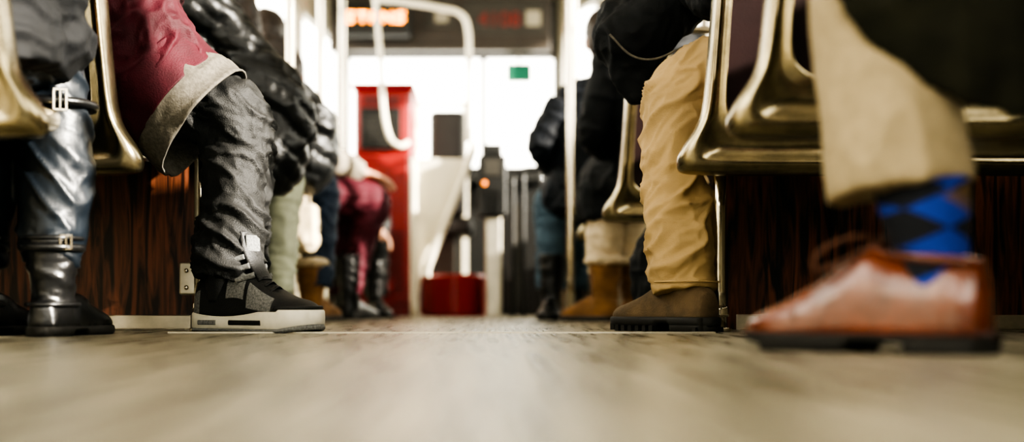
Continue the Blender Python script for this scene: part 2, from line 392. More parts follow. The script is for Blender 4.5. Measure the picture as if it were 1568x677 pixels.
def shoe(parent, heel, d, style, L=.30, m=None, side=1):
    T = frame((d[0], d[1], 0), loc=(heel[0], heel[1], 0)); sc = L/.30
    if style == 'oxford':
        R_ = OXF
        v, f, mi = upper(R_, .020, T, sc, na=40, per=10, dz=lambda x, y: .0022*math.sin(x*210+y*20)*max(0, 1-abs(x-.205)/.03))
        mesh_ob('shoe_upper', v, f, m, parent)
        v, f = sole(R_, T, sc, .005, .021, lambda x: .012 if .075 < x < .15 else (.010 if x < .08 else (.006 if x < .25 else .006+(x-.25)*.16)))
        mesh_ob('shoe_sole', v, f, M['rubber_dark'], parent)
        v, f = sole(R_, T, sc, .006, .0245, .0205); mesh_ob('shoe_welt', v, f, m, parent)
        v, f = sole(R_, T, sc, .004, .014, 0, x0=-1, x1=.082); mesh_ob('shoe_heel', v, f, M['rubber_dark'], parent)
        v, f = sole(R_, T, sc, .003, .010, 0, x0=.155, x1=.262); mesh_ob('shoe_outsole', v, f, M['rubber_dark'], parent)
        ring(T, .060*sc, .105*sc, .050*sc, .033*sc, .0055*sc, .006, m, parent)
        for s in (1, -1):
            rows = [(x*sc, s*yy*sc, (interp(R_, x)-.0035)*sc, .0024) for x, yy in ((.105,.019),(.13,.017),(.155,.016),(.18,.017))]
            v, f = join([tube(rows, n=8)], T); mesh_ob('eyestay', v, f, m, parent)
        rows = []
        for k in range(13):
            a = math.pi*(.08+.84*k/12); xx = .232-.02*abs(math.cos(a)); w = interp(R_, xx, 1)
            rows.append((xx*sc, w*math.copysign(abs(math.cos(a))**.78, math.cos(a))*1.003*sc, (.02+(interp(R_, xx)-.02)*math.sin(a)**.85)*sc, .0014))
        v, f = join([tube(rows, n=6, per=2)], T); mesh_ob('toe_cap_seam', v, f, m, parent)
        for k in range(5):
            x = .116+.015*k; z = interp(R_, x)
            v, f = join([tube([(x*sc,-.018*sc,(z-.004)*sc,.0022),((x+.004)*sc,0,(z+.003)*sc,.0024),(x*sc,.018*sc,(z-.004)*sc,.0022)], n=8)], T); mesh_ob('lace', v, f, M['lace_brown'], parent)
        for s in (1, -1):
            rows = [(.125,0,.124,.0032),(.142,s*.03,.132,.0032),(.175,s*.050,.116,.0032),(.185,s*.050,.094,.0032),(.16,s*.036,.102,.0032),(.127,s*.005,.124,.0032)]
            v, f = join([tube([tuple(q*sc for q in r[:3])+(r[3],) for r in rows], n=8)], T); mesh_ob('lace_bow', v, f, M['lace_brown'], parent)
    elif style == 'sneaker':
        def cb(x, a):
            a = min(a, 1-a)
            if .16 < x < .225 and .06 < a < .30: return 1
            if .10 < x < .15 and .12 < a < .34: return 1
            if x < .03 and a < .2: return 1
            return 0
        v, f, mi = upper(SNK, .030, T, sc, cb=cb, na=40, per=8)
        mesh_ob('shoe_upper', v, f, [M['shoe_black'], M['grey_mesh']], parent, mi=mi)
        v, f = sole(SNK, T, sc, .005, lambda x: .040-.009*math.sin(min(1, x/.2)*math.pi)+(.004 if x > .25 else 0), lambda x: .006+max(0, x-.25)*.18)
        mesh_ob('midsole', v, f, M['rubber_white'], parent)
        v, f = sole(SNK, T, sc, .006, lambda x: .0075+max(0, x-.25)*.18, lambda x: max(0, x-.26)*.16); mesh_ob('outsole', v, f, M['grey_mesh'], parent)
        for s in (1, -1):
            for x0, x1 in ((.035,.085),(.12,.21)):
                rows = [(x*sc, s*(interp(SNK, x, 1)+.0045)*sc, .019*sc, .0055, .003) for x in np.linspace(x0, x1, 6)]
                v, f = join([tube(rows, n=10, ref=(0,0,1))], T); mesh_ob('midsole_insert', v, f, M['shoe_black'] if x0 > .1 else M['grey_mesh'], parent)
        rows = []
        for k in range(17):
            a = math.pi*k/16; rows.append(((.235+.066*math.sin(a))*sc, .050*math.cos(a)*sc, (.045+.004*math.sin(a))*sc, .0035))
        v, f = join([tube(rows, n=8, per=2)], T); mesh_ob('toe_bumper', v, f, M['shoe_black'], parent)
        ring(T, .062*sc, .122*sc, .050*sc, .036*sc, .010*sc, .008, M['shoe_black'], parent)
        fuse('tongue', [tube([(.175*sc,0,.100*sc,.022,.006),(.148*sc,0,.134*sc,.026,.007),(.134*sc,0,.170*sc,.030,.008),(.130*sc,0,.200*sc,.027,.006)], ref=(0,1,0))], .004, M['shoe_black'], parent, T=T)
        v, f = join([tube([(.142*sc,0,.150*sc,.020,.004),(.139*sc,0,.190*sc,.020,.004)], ref=(0,1,0))], T); mesh_ob('tongue_badge', v, f, M['grey_mesh'], parent)
        for s in (1, -1):
            for k in range(3):
                z = .112+.018*k; x = .166-.013*k
                v, f = join([tube([(x*sc,s*.024*sc,z*sc,.006,.003),((x-.035)*sc,s*.041*sc,(z-.012)*sc,.005,.003)], n=8, ref=(0,0,1))], T); mesh_ob('eyelet_wing', v, f, M['grey_mesh'], parent)
        for k in range(5):
            x = .205-.016*k; z = interp(SNK, x)+.001
            v, f = join([tube([(x*sc,-.022*sc,(z-.006)*sc,.004,.0022),(x*sc,0,(z+.003)*sc,.004,.0022),((x-.008)*sc,.022*sc,(z-.006)*sc,.004,.0022)], n=8, ref=(1,0,0))], T); mesh_ob('lace', v, f, M['shoe_black'], parent)
    elif style == 'suede':
        rows = [(x, w*1.08+.001, h*1.12+.004) for x, w, h in LOW]
        v, f, mi = upper(rows, .028, T, sc, pw=.7)
        shaft = tube([(.068*sc,0,.05*sc,.040,.036),(.068*sc,0,.118*sc,.040,.036)], ref=(1,0,0))
        fuse('boot_upper', [(list(T.inverted() @ p for p in v), f), shaft], .004, M['suede'] if m is None else m, parent, it=4, T=T)
        v, f = sole(rows, T, sc, .005, .031, lambda x: .012+(.006 if .085 < x < .13 else 0)+max(0, x-.25)*.12); mesh_ob('boot_sole', v, f, M['rubber_dark'], parent)
        v, f = sole(rows, T, sc, .004, .020, 0, x0=-1, x1=.085); mesh_ob('boot_heel', v, f, M['rubber_dark'], parent)
        lug = []
        for k in range(7):
            x = (.135+.02*k)*sc; w = (interp(rows, .135+.02*k, 1)+.004)*sc
            lug.append(boxp((x,-w,max(0, (k-5)*.002)),(x+.012*sc,w,.016)))
        for k in range(4): x = .005+.02*k; lug.append(boxp((x,-.036,0),(x+.012,.036,.01)))
        solid('boot_lugs', lug, M['rubber_dark'], parent, T=T)
    elif style in ('boot', 'ugg'):
        fat = 1.15 if style == 'ugg' else 1.0
        rows = [(x, w*fat, h*(1.15 if style == 'ugg' else 1.)) for x, w, h in LOW]
        v, f, mi = upper(rows, .016, T, sc, pw=.85)
        sh = .21 if style == 'ugg' else .26
        r = .055 if style == 'ugg' else .047
        if style == 'boot' and m is None: sh = .17
        parts = [(list(T.inverted() @ p for p in v), f), tube([(.065*sc,0,.04*sc,.052*fat*sc,.038*fat*sc),(.062*sc,0,.09*sc,.050*fat*sc,.040*fat*sc),(.058*sc,0,.14,r,r*.92),(.055*sc,0,sh,r*1.05,r)], ref=(1,0,0))]
        fuse('boot_upper', parts, .005, m or M['leather_black'], parent, it=5, T=T, wr=folds(.004, (10,10,30), seed=heel[0]*9, mask=lambda p: 1 if p.z > .06 else .2))
        v, f = sole(rows, T, sc, .003, .019, lambda x: (.010 if .08 < x < .14 and style == 'boot' else 0)+max(0, x-.25)*.1); mesh_ob('boot_sole', v, f, M['rubber_dark'], parent)
        if style == 'ugg':
            v, f = tube([(0+.055*sc+.058*math.cos(q), .055*math.sin(q), sh, .016) for q in np.linspace(0, 2*math.pi, 25)], n=12, per=1, ref=(0,0,1), closed=True)
            fuse('fleece_cuff', [(v, f)], .005, M['cream'], parent, it=1, T=T, wr=lambda p, n: .006*noise.noise(p*90))
    return T

def leg_rows(h, k, a, r, hem):
    h, k, a = Vector(h), Vector(k), Vector(a)
    m1 = h.lerp(k, .5); m2 = k.lerp(a, .35); m3 = k.lerp(a, .7)
    return [(*h, r[0]), (*m1, r[1]), (*h.lerp(k, .85), r[2]*1.03), (*k.lerp(a, .06), r[2]), (*m2, r[3]), (*m3, r[4]), (*a, hem)]

def person(name, loc, legs, trouser, jacket, torso, arms, shoes, R=(.10,.092,.078,.068,.064), hem=.058, vox=.008, fw=None, jw=None, hd=None, face=(0,1,0), long=False, hands=True, lat=(1,0,0), shw=.17, curl=.5, extra=()):
    e = group(name, (loc[0], loc[1], 0))
    pv = Vector(legs[0][0]).lerp(Vector(legs[1][0]), .5)
    parts = [tube(leg_rows(*l, R, hem), n=20) for l in legs]
    parts.append(ell(pv+Vector((0,0,.01)), (.14,.13,.12)))
    fuse('trousers', parts, vox, trouser, e, wr=fw or folds(.007, seed=loc[0]))
    t = torso; top = Vector(t[-1][:3])
    jp = [tube(t, n=24, ref=lat)]+list(extra)
    sh0, sh1 = Vector(arms[0][0]), Vector(arms[1][0])
    jp.append(tube([(*sh0, .066), (*top, .078), (*sh1, .066)], n=16))
    for s, el, w in arms:
        s, el, w = Vector(s), Vector(el), Vector(w)
        jp.append(tube([(*s, .072), (*s.lerp(el, .5), .064), (*s.lerp(el, .9), .060), (*el.lerp(w, .1), .058), (*el.lerp(w, .55), .052), (*w, .042)], n=16))
    fuse('jacket', jp, vox, jacket, e, wr=jw or folds(.008, (10,10,18), seed=loc[1]))
    hc = hd or (top+Vector(face)*.04+Vector((0,0,.20)))
    head(e, hc, face, long=long)
    if hands:
        for i, (s, el, w) in enumerate(arms):
            d = (Vector(w)-Vector(el)).normalized()
            hand(e, Vector(w)+d*.015, d, (0,0,1) if abs(d.z) < .8 else (0,1,0), side=1 if i else -1, curl=curl)
    for sh in shoes: shoe(e, *sh)
    return e

# ------------------------------------------------------------------ room
XL, XR = -1.25, 1.32; YB, YT, YF = -1.6, 5.9, 8.3
solid('floor', [boxp((XL-.1,YB,-.06),(XR+.1,YF+.2,0))], M['floor'])
solid('ceiling', [boxp((XL-.1,YB,2.08),(XR+.1,YF+.2,2.14))], M['ceil'])
def side(nm, x, sgn):
    p = []; a, b = (x-.06, x) if sgn < 0 else (x, x+.06)
    p.append(boxp((a,YB,0),(b,YT,.80))); p.append(boxp((a,YB,1.80),(b,YT,2.08)))
    ys = [YB, -.55, .55, 1.65, 2.75, 3.85, 4.95, YT]
    for i, y in enumerate(ys):
        p.append(boxp((a,y-.035 if i else y,.80),(b,y+.035 if y < YT else y,1.80)))
    w = solid('wall_left' if sgn < 0 else 'wall_right', p, M['wallp'])
    for i in range(len(ys)-1):
        g = group('window_%d' % (i+1+(7 if sgn > 0 else 0)), (x, ys[i], .8))
        y0, y1 = ys[i]+.035, ys[i+1]-.035
        fr = [boxp((x-.012,y0,.80),(x+.012,y1,.82)), boxp((x-.012,y0,1.78),(x+.012,y1,1.80)), boxp((x-.012,y0,.82),(x+.012,y0+.02,1.78)), boxp((x-.012,y1-.02,.82),(x+.012,y1,1.78)), boxp((x-.012,y0,1.47),(x+.012,y1,1.49))]
        solid('frame', fr, M['black'], g); 
        solid('glass', [boxp((x+sgn*.02,y0,.82),(x+sgn*.024,y1,1.78))], M['glass'], g)
side('l', XL, -1); side('r', XR, 1)
solid('trim_1', [boxp((XL,YB,.76),(XL+.03,YT,.79))], M['alu']); solid('trim_2', [boxp((XR-.03,YB,.76),(XR,YT,.79))], M['alu'])
def slant(x0, y0, x1, y1, z0, z1, th=.05):
    d = Vector((x1-x0, y1-y0, 0)).normalized(); n = Vector((d.y, -d.x, 0))*th
    a, b = Vector((x0,y0,0)), Vector((x1,y1,0))
    V = [a+Vector((0,0,z0)), b+Vector((0,0,z0)), b+n+Vector((0,0,z0)), a+n+Vector((0,0,z0)), a+Vector((0,0,z1)), b+Vector((0,0,z1)), b+n+Vector((0,0,z1)), a+n+Vector((0,0,z1))]
    return V, [(0,3,2,1),(4,5,6,7),(0,1,5,4),(1,2,6,5),(2,3,7,6),(3,0,4,7)]
def lerp2(a, b, t): return (a[0]+(b[0]-a[0])*t, a[1]+(b[1]-a[1])*t)
A, B = (XR,YT), (.42,YF)
solid('wall_front_right', [slant(*A,*B,1.95,2.08), slant(*A,*B,0,.10)]+[slant(*lerp2(A,B,t),*lerp2(A,B,t+.035),.1,1.95) for t in (0,.24,.49,.73,.965)], M['wallp'])
solid('door_1', [slant(*lerp2(A,B,t),*lerp2(A,B,t+.20),.10,.55,.03) for t in (.035,.275,.525,.765)], M['alu'])
A2, B2 = (XL,YT), (-.98,YF)
solid('wall_front_left', [slant(*B2,*A2,0,.9), slant(*B2,*A2,1.75,2.08)]+[slant(*lerp2(B2,A2,t),*lerp2(B2,A2,t+.04),.9,1.75) for t in (0,.45,.96)], M['wallp'])
fw = [boxp((-1.05,YF,0),(.46,YF+.06,.86)), boxp((-1.05,YF,1.70),(.46,YF+.06,2.08)), boxp((-1.05,YF,.86),(-.96,YF+.06,1.70)), boxp((.39,YF,.86),(.46,YF+.06,1.70)), boxp((-.09,YF,.86),(-.055,YF+.06,1.70))]
solid('wall_front', fw, M['darkgrey'])
solid('wall_rear', [boxp((XL,YB-.06,0),(XR,YB,.75)), boxp((XL,YB-.06,1.85),(XR,YB,2.08)), boxp((XL,YB-.06,.75),(XL+.15,YB,1.85)), boxp((XR-.15,YB-.06,.75),(XR,YB,1.85))], M['wallp'])
solid('dashboard', [boxp((-.95,7.75,.0),(.30,8.28,.80)), boxp((-.95,7.6,.80),(.30,8.28,.90))], M['black'], bevel=.02)
g = group('destination_header', (-.3,7.6,1.6))
solid('panel', [boxp((-1.0,7.6,1.64),(.34,7.66,2.06)), boxp((-1.0,7.58,1.60),(.34,7.66,1.645))], M['header'], g, bevel=.008)
solid('recess', [boxp((-.42,7.585,1.74),(-.24,7.6,1.86)), boxp((-.20,7.585,1.70),(.30,7.6,1.90))], M['darkgrey'], g, bevel=.004)
solid('notice', [boxp((.19,7.575,1.75),(.28,7.585,1.84)), boxp((-.36,7.575,1.77),(-.28,7.585,1.84))], M['wallp'], g)
g = group('led_display', (-.7,7.5,1.7))
solid('housing', [boxp((-.92,7.42,1.66),(-.50,7.575,1.84))], M['black'], g, bevel=.01)
dots = []
GL = {'A':("01110","10001","11111","10001","10001"),'N':("10001","11001","10101","10011","10001"),'S':("01111","10000","01110","00001","11110"),'T':("11111","00100","00100","00100","00100")}
xx = -.885
for ch in 'STANS':
    for r, row in enumerate(GL[ch]):
        for c, b in enumerate(row):
            if b == '1': dots.append(boxp((xx+c*.0125, 7.412, 1.785-r*.0135),(xx+c*.0125+.011, 7.42, 1.785-r*.0135+.012)))
    xx += .074
solid('led_dots', dots, M['led'], g)
tx = bpy.data.curves.new('fleet_number', 'FONT'); tx.body = '4108'; tx.size = .13; tx.extrude = .003
to = bpy.data.objects.new('fleet_number', tx); to.location = (-.10,7.58,1.745); to.rotation_euler = (math.pi/2,0,0); tx.materials.append(M['sign_red']); COL.objects.link(to)
g = group('exit_sign', (.15,7.9,1.5))
solid('sign_board', [boxp((.075,7.85,1.46),(.235,7.89,1.575))], M['green_sign'], g, bevel=.004)
solid('hanger', [boxp((.15,7.86,1.57),(.16,7.87,2.08))], M['alu'], g)
for x in (-.62,.62):
    g = group('added_ceiling_lamp', (x,2,2.05))  # unseen lamp strips, added to help light the interior
    solid('added_diffuser', [boxp((x-.07,-1.2,2.055),(x+.07,7.2,2.078))], M['added_lampglow'], g)
    solid('housing', [boxp((x-.09,-1.2,2.06),(x-.07,7.2,2.08)), boxp((x+.07,-1.2,2.06),(x+.09,7.2,2.08))], M['alu'], g)

g = group('electrical_cabinet', (-.57,6.6,0))
solid('body', [boxp((-.72,6.45,0),(-.425,6.85,1.17)), boxp((-.735,6.43,1.17),(-.41,6.86,1.20))], M['red'], g, bevel=.015)
solid('door_panel', [boxp((-.70,6.435,.86),(-.445,6.452,1.15)), boxp((-.70,6.435,.06),(-.445,6.452,.83))], M['red'], g, bevel=.006)
solid('fuse_panel', [boxp((-.685,6.42,.86),(-.48,6.438,1.07))], M['black'], g, bevel=.004)
solid('fuse_labels', [boxp((-.67,6.414,.885+.033*k),(-.50,6.421,.892+.033*k)) for k in range(5)], M['darkgrey'], g)
solid('nameplate', [boxp((-.67,6.425,1.085),(-.49,6.436,1.135))], M['red_dark'], g)
solid('louvres', [boxp((-.60,6.425,.14+.035*k),(-.47,6.44,.155+.035*k)) for k in range(9)], M['red_dark'], g)
g = group('boarding_partition', (-.25,6.3,0))
V = [(-.395,6.34,.02),(-.36,6.34,.25),(-.31,6.34,.27),(-.10,6.34,.80),(-.395,6.34,.80)]
V2 = V+[(x,y+.02,z) for x,y,z in V]
mesh_ob('panel', V2, [(0,1,2,3,4),(9,8,7,6,5)]+[(i,(i+1)%5,(i+1)%5+5,i+5) for i in range(5)], M['tube_white'], g, smooth=False)
v, f = tube([(-.34,6.3,.20,.02),(-.33,6.3,.27,.02),(-.22,6.3,.54,.02),(-.12,6.3,.80,.02),(-.10,6.3,.88,.02)], n=14); mesh_ob('sloped_rail', v, f, M['tube_white'], g)
v, f = tube([(-.405,6.3,0,.018),(-.405,6.3,.80,.018)], n=14); mesh_ob('post', v, f, M['tube_white'], g)
g = group('step_drum', (-.2,6.35,0))
V = []; F = []; n = 24
for z in (0,.012,.20,.215):
    for k in range(n+1):
        a = math.pi*k/n; r = .165 if .01 < z < .21 else .155
        V.append((-.205+r*math.cos(a), 6.42-r*math.sin(a)*1.1, z))
for i in range(3):
    for k in range(n): F.append((i*(n+1)+k, i*(n+1)+k+1, (i+1)*(n+1)+k+1, (i+1)*(n+1)+k))
F.append(tuple(3*(n+1)+k for k in range(n+1))); F.append(tuple(range(n+1)))
for i in range(3): F.append((i*(n+1), i*(n+1)+n, (i+1)*(n+1)+n, (i+1)*(n+1)))
mesh_ob('drum', V, F, M['red'], g, smooth=False)
g = group('fare_box', (0,6.3,0))
solid('pedestal', [boxp((-.045,6.25,0),(.035,6.35,.50))], M['alu'], g, bevel=.01)
solid('cabinet', [boxp((-.08,6.2,.50),(.06,6.4,.80)), boxp((-.06,6.22,.80),(.04,6.38,.86))], M['black'], g, bevel=.012)
solid('coin_slot', [boxp((-.05,6.19,.70),(.03,6.202,.78))], M['darkgrey'], g)
v, f = ell((-.05,6.19,.66),(.011,.01,.011)); mesh_ob('indicator_lamp', v, f, M['amber'], g)
g = group('driver_seat', (-.4,7.1,0))
solid('backrest', [boxp((-.36,6.95,.55),(-.16,7.03,1.14))], M['black'], g, bevel=.03)
solid('cushion', [boxp((-.42,6.95,.45),(-.12,7.35,.55))], M['black'], g, bevel=.03)
solid('base', [boxp((-.33,7.05,0),(-.22,7.2,.46))], M['darkgrey'], g, bevel=.01)
g = group('driver_headrest', (-.47,7.0,0))  # pale rounded shape, the headrest of the driver's seat
fuse('shell', [ell((-.45,6.9,1.0),(.06,.05,.13)), ell((-.43,6.9,1.07),(.055,.05,.08))], .01, M['tube_white'], g)
v, f = tube([(-.45,6.92,0,.014),(-.45,6.92,.9,.014)], n=12); mesh_ob('stalk', v, f, M['tube_white'], g)
g = group('cab_frame', (-.25,7.45,0))
solid('frame', [boxp((-.48,7.45,1.24),(-.16,7.48,1.27)), boxp((-.48,7.45,0),(-.45,7.48,1.27)), boxp((-.19,7.45,.0),(-.16,7.48,1.27))], M['tube_white'], g, bevel=.004)
g = group('guard_rail', (.2,6.1,0))
for a in ([(.09,6.1,0,.012),(.09,6.1,.70,.012)], [(.14,6.1,0,.012),(.14,6.1,.72,.012)], [(.09,6.1,.70,.014),(.16,6.1,.72,.014),(.25,6.1,.715,.014),(.26,6.1,.66,.014)], [(.26,6.1,0,.012),(.26,6.1,.68,.012)]):
    v, f = tube(a, n=12); mesh_ob('rail', v, f, M['black'], g)
solid('guard_panel', [boxp((.10,6.095,.05),(.14,6.105,.55))], M['darkgrey'], g)
solid('stairwell_panel', [boxp((.06,7.2,.0),(.36,7.25,.62))], M['black'], None, bevel=.01)

g = group('grab_rail', (-.4,6.5,0))
for a in ([(-.62,5.2,2.07,.013),(-.60,5.6,1.80,.013),(-.575,6.0,1.55,.013),(-.545,6.0,1.25,.013),(-.53,6.0,1.0,.013),(-.50,6.0,.86,.013),(-.45,6.0,.82,.013),(-.42,6.1,.85,.013)],
          [(-.60,6.6,2.07,.016),(-.57,6.6,1.70,.016),(-.55,6.6,1.66,.016)],
          [(-.60,6.2,1.57,.016),(-.50,6.2,1.565,.016),(-.28,6.2,1.53,.016),(-.17,6.2,1.50,.016),(-.13,6.2,1.42,.016),(-.125,6.2,1.2,.016),(-.125,6.28,.88,.016)]):
    v, f = tube(a, n=14); mesh_ob('tube', v, f, M['tube_white'], g)
def pole(x, y, z0, z1=2.08, r=.015, m='chrome'):
    g = group('stanchion', (x,y,z0))
    v, f = tube([(x,y,z0,r),(x,y,z1,r)], n=16); mesh_ob('pole', v, f, M[m], g)
    for z in (z0+.008, z1-.008):
        v, f = tube([(x,y,z-.008,r*1.9),(x,y,z+.008,r*1.9)], n=16); mesh_ob('flange', v, f, M[m], g)
for x, y, z in ((.285,4.70,0),(.345,5.40,0),(.36,6.3,0),(-.655,4.02,0),(-.655,4.72,0),(-.66,5.45,0)): pole(x, y, z)

# ------------------------------------------------------------------ seats
def sm(L, it):
    for _ in range(it):
        n = len(L); L = [(L[i-1]+L[i]*2+L[(i+1) % n])/4 for i in range(n)]
    return L
half_o = [(0,.765),(.12,.765),(.158,.745),(.170,.68),(.174,.60),(.180,.50),(.186,.42),(.196,.385),(.222,.350),(.234,.325),(.232,.305),(.222,.296),(.12,.294)]
half_i = [(0,.70),(.09,.70),(.125,.685),(.138,.64),(.142,.58),(.145,.50),(.147,.43),(.142,.40),(.12,.385),(.10,.38),(.09,.38),(.08,.38),(.05,.38)]
def full(h): return h+[(0, h[-1][1])]+[(-x, z) for x, z in reversed(h[1:])]
def seat_meshes():
    def dens(h):
        out = []
        n = len(h)
        for i in range(n):
            a, b = h[i], h[(i+1) % n]
            for k in range(4): out.append(Vector((a[0]+(b[0]-a[0])*k/4, 0, a[1]+(b[1]-a[1])*k/4)))
        return sm(out, 4)
    o, i_ = dens(full(half_o)), dens(full(half_i)); n = len(o)
    def sh(p): return -.13*(p.z-.3)
    prof = [(0,.030),(.02,.014),(.08,.002),(.18,-.004),(.30,-.002),(.38,.012),(.75,.016),(.88,.004),(.96,.004),(1.0,.030)]
    V = []; F = []
    for t, y in prof:
        for a, b in zip(o, i_):
            p = a.lerp(b, t); V.append(Vector((p.x, y+sh(p), p.z)))
    for t, y in reversed([(0,.040),(.05,.058),(.5,.062),(1.0,.050)]):
        for a, b in zip(o, i_):
            p = a.lerp(b, t); V.append(Vector((p.x, y+sh(p), p.z)))
    K = len(prof)+4
    for k in range(K):
        kk = (k+1) % K
        for j in range(n): F.append((k*n+j, k*n+(j+1) % n, kk*n+(j+1) % n, kk*n+j))
    V1 = []; c = Vector((0, 0, .54)); m = 6
    for k in range(m+1):
        for b in i_:
            p = c.lerp(b*1.01, 1-k/m*.98); V1.append(Vector((p.x, .024+.012*math.sin(k/m*math.pi/2)+sh(p), p.z)))
    F1 = [(k*n+j, k*n+(j+1) % n, (k+1)*n+(j+1) % n, (k+1)*n+j) for k in range(m) for j in range(n)]
    F1.append(tuple(m*n+j for j in range(n)))
    V2 = [Vector((p.x, p.y+.034, p.z)) for p in V1]
    V3 = []; F3 = []; rows = [(.03,.224,.298,.345),(.06,.205,.302,.365),(.12,.178,.310,.378),(.22,.160,.325,.385),(.32,.155,.340,.388),(.36,.148,.350,.386),(.38,.135,.362,.380)]
    P = cat(rows, 4); nn = 24
    for y, w, z0, z1 in P:
        for j in range(nn):
            a = 2*math.pi*j/nn; cx, cz = math.cos(a), math.sin(a)
            V3.append(Vector((w*math.copysign(abs(cx)**.35, cx), y, (z0+z1)/2+(z1-z0)/2*math.copysign(abs(cz)**.6, cz))))
    for i in range(len(P)-1):
        for j in range(nn): F3.append((i*nn+j, i*nn+(j+1) % nn, (i+1)*nn+(j+1) % nn, (i+1)*nn+j))
    F3.append(tuple(range(nn))); F3.append(tuple((len(P)-1)*nn+j for j in range(nn)))
    return (V, F), (V1, F1), (V2, F1), (V3, F3)
SM = seat_meshes(); SD = {}
cush = ell((0,.21,.388),(.135,.15,.022))
def seat(x, y):
    g = group('tram_seat', (x, y, 0))
    def put(nm, vf, m):
        if nm not in SD:
            ob = mesh_ob(nm, vf[0], vf[1], m, g, world=False); SD[nm] = ob.data
            return ob
        ob = bpy.data.objects.new(nm, SD[nm]); COL.objects.link(ob); ob.parent = g; return ob
    put('back_shell', SM[0], M['seat_metal']); put('back_insert', SM[1], M['seat_dark']); put('back_cushion', SM[2], M['seat_red']); put('seat_pan', SM[3], M['seat_metal'])
    put('seat_cushion', cush, M['seat_red'])
    put('grab_handle', tube([(-.12,-.045,.74,.011),(-.12,-.075,.80,.011),(-.08,-.08,.825,.011),(.08,-.08,.825,.011),(.12,-.075,.80,.011),(.12,-.045,.74,.011)], n=10), M['steel'])
    return g
for y in (1.8,2.3,3.3,4.05,4.8,5.5): seat(-.885 if y < 3 else -.93, y)
for y in (1.8,2.3): seat(.572, y); seat(1.045, y)
for y in (3.6,4.75,5.45): seat(.545, y); seat(1.02, y)
seat(1.045, .85)
g = group('seat_rail', (-1,2,.25))
solid('rail', [boxp((XL,1.95+dy,.285),(-.86,2.0+dy,.32)) for dy in (0,1.5,2.25,3.0,3.7)], M['steel'], g, bevel=.006)
solid('rail_r', [boxp((.62,1.95+dy,.285),(XR,2.0+dy,.32)) for dy in (0,1.8,2.95,3.65)]+[boxp((.9,1.0,.285),(XR,1.05,.32))], M['steel'], g, bevel=.006)

# ------------------------------------------------------------------ wood panels
g = group('heater_box', (-.9,2.72,0))
solid('panel', [boxp((XL,2.72,.0),(-.648,2.745,.365))], M['wood'], g, bevel=.002)
solid('side_panel', [boxp((-.67,2.745,.0),(-.648,3.25,.25))], M['wood'], g)
solid('kick_strip', [boxp((XL,2.705,.0),(-.655,2.722,.032)), boxp((XL,2.66,0),(-.655,2.722,.004))], M['alu'], g, bevel=.002)
solid('edge_trim', [boxp((-.650,2.715,.0),(-.640,2.75,.37))], M['steel'], g, bevel=.002)
g = group('heater_box', (.9,2.76,0))
solid('panel', [boxp((.503,2.76,.0),(XR,2.785,.352))], M['wood2'], g, bevel=.002)
solid('kick_strip', [boxp((.56,2.742,.0),(XR,2.762,.032))], M['alu'], g, bevel=.002)
solid('grooves', [boxp((x,2.756,.033),(x+.004,2.762,.35)) for x in (.62,.74,.86,.98,1.10,1.22)], M['black'], g)
g = group('seat_post', (-.608,2.60,0))
for a in ([(-.608,2.60,.03,.006),(-.608,2.60,.365,.006)], [(-.608,2.60,.0,.013),(-.608,2.60,.10,.013)], [(-.608,2.60,.0,.024),(-.608,2.60,.006,.024)], [(-.608,2.60,.045,.018),(-.608,2.60,.06,.018)]):
    v, f = tube(a, n=16, per=2); mesh_ob('post', v, f, M['chrome'], g)
solid('bracket', [boxp((-.652,2.592,.075),(-.618,2.60,.142))], M['alu'], g, bevel=.004)
v, f = join([ell((-.636,2.59,.125),(.005,.004,.005)), ell((-.636,2.59,.09),(.005,.004,.005))]); mesh_ob('bolts', v, f, M['chrome'], g)
g = group('seat_post', (.452,2.52,0))
for a in ([(.452,2.52,.0,.0135),(.452,2.52,.335,.0135)], [(.452,2.52,.0,.024),(.452,2.52,.008,.024)], [(.452,2.52,.03,.019),(.452,2.52,.05,.019)]):
    v, f = tube(a, n=18, per=2); mesh_ob('post', v, f, M['chrome'], g)
solid('foot_bracket', [boxp((.52,2.69,.0),(.60,2.70,.034)), boxp((.52,2.65,.0),(.60,2.70,.004))], M['alu'], g, bevel=.002)
solid('trim_3', [boxp((-.62,2.38,.0),(.42,2.405,.0025))], M['alu'], None)
solid('trim_4', [boxp((-.42,5.6,.0),(.34,5.66,.004))], M['alu'], None)

# ------------------------------------------------------------------ people
def m_stack(p): return 1.25 if p.z < .25 else (.8 if p.z < .38 else 1.0)
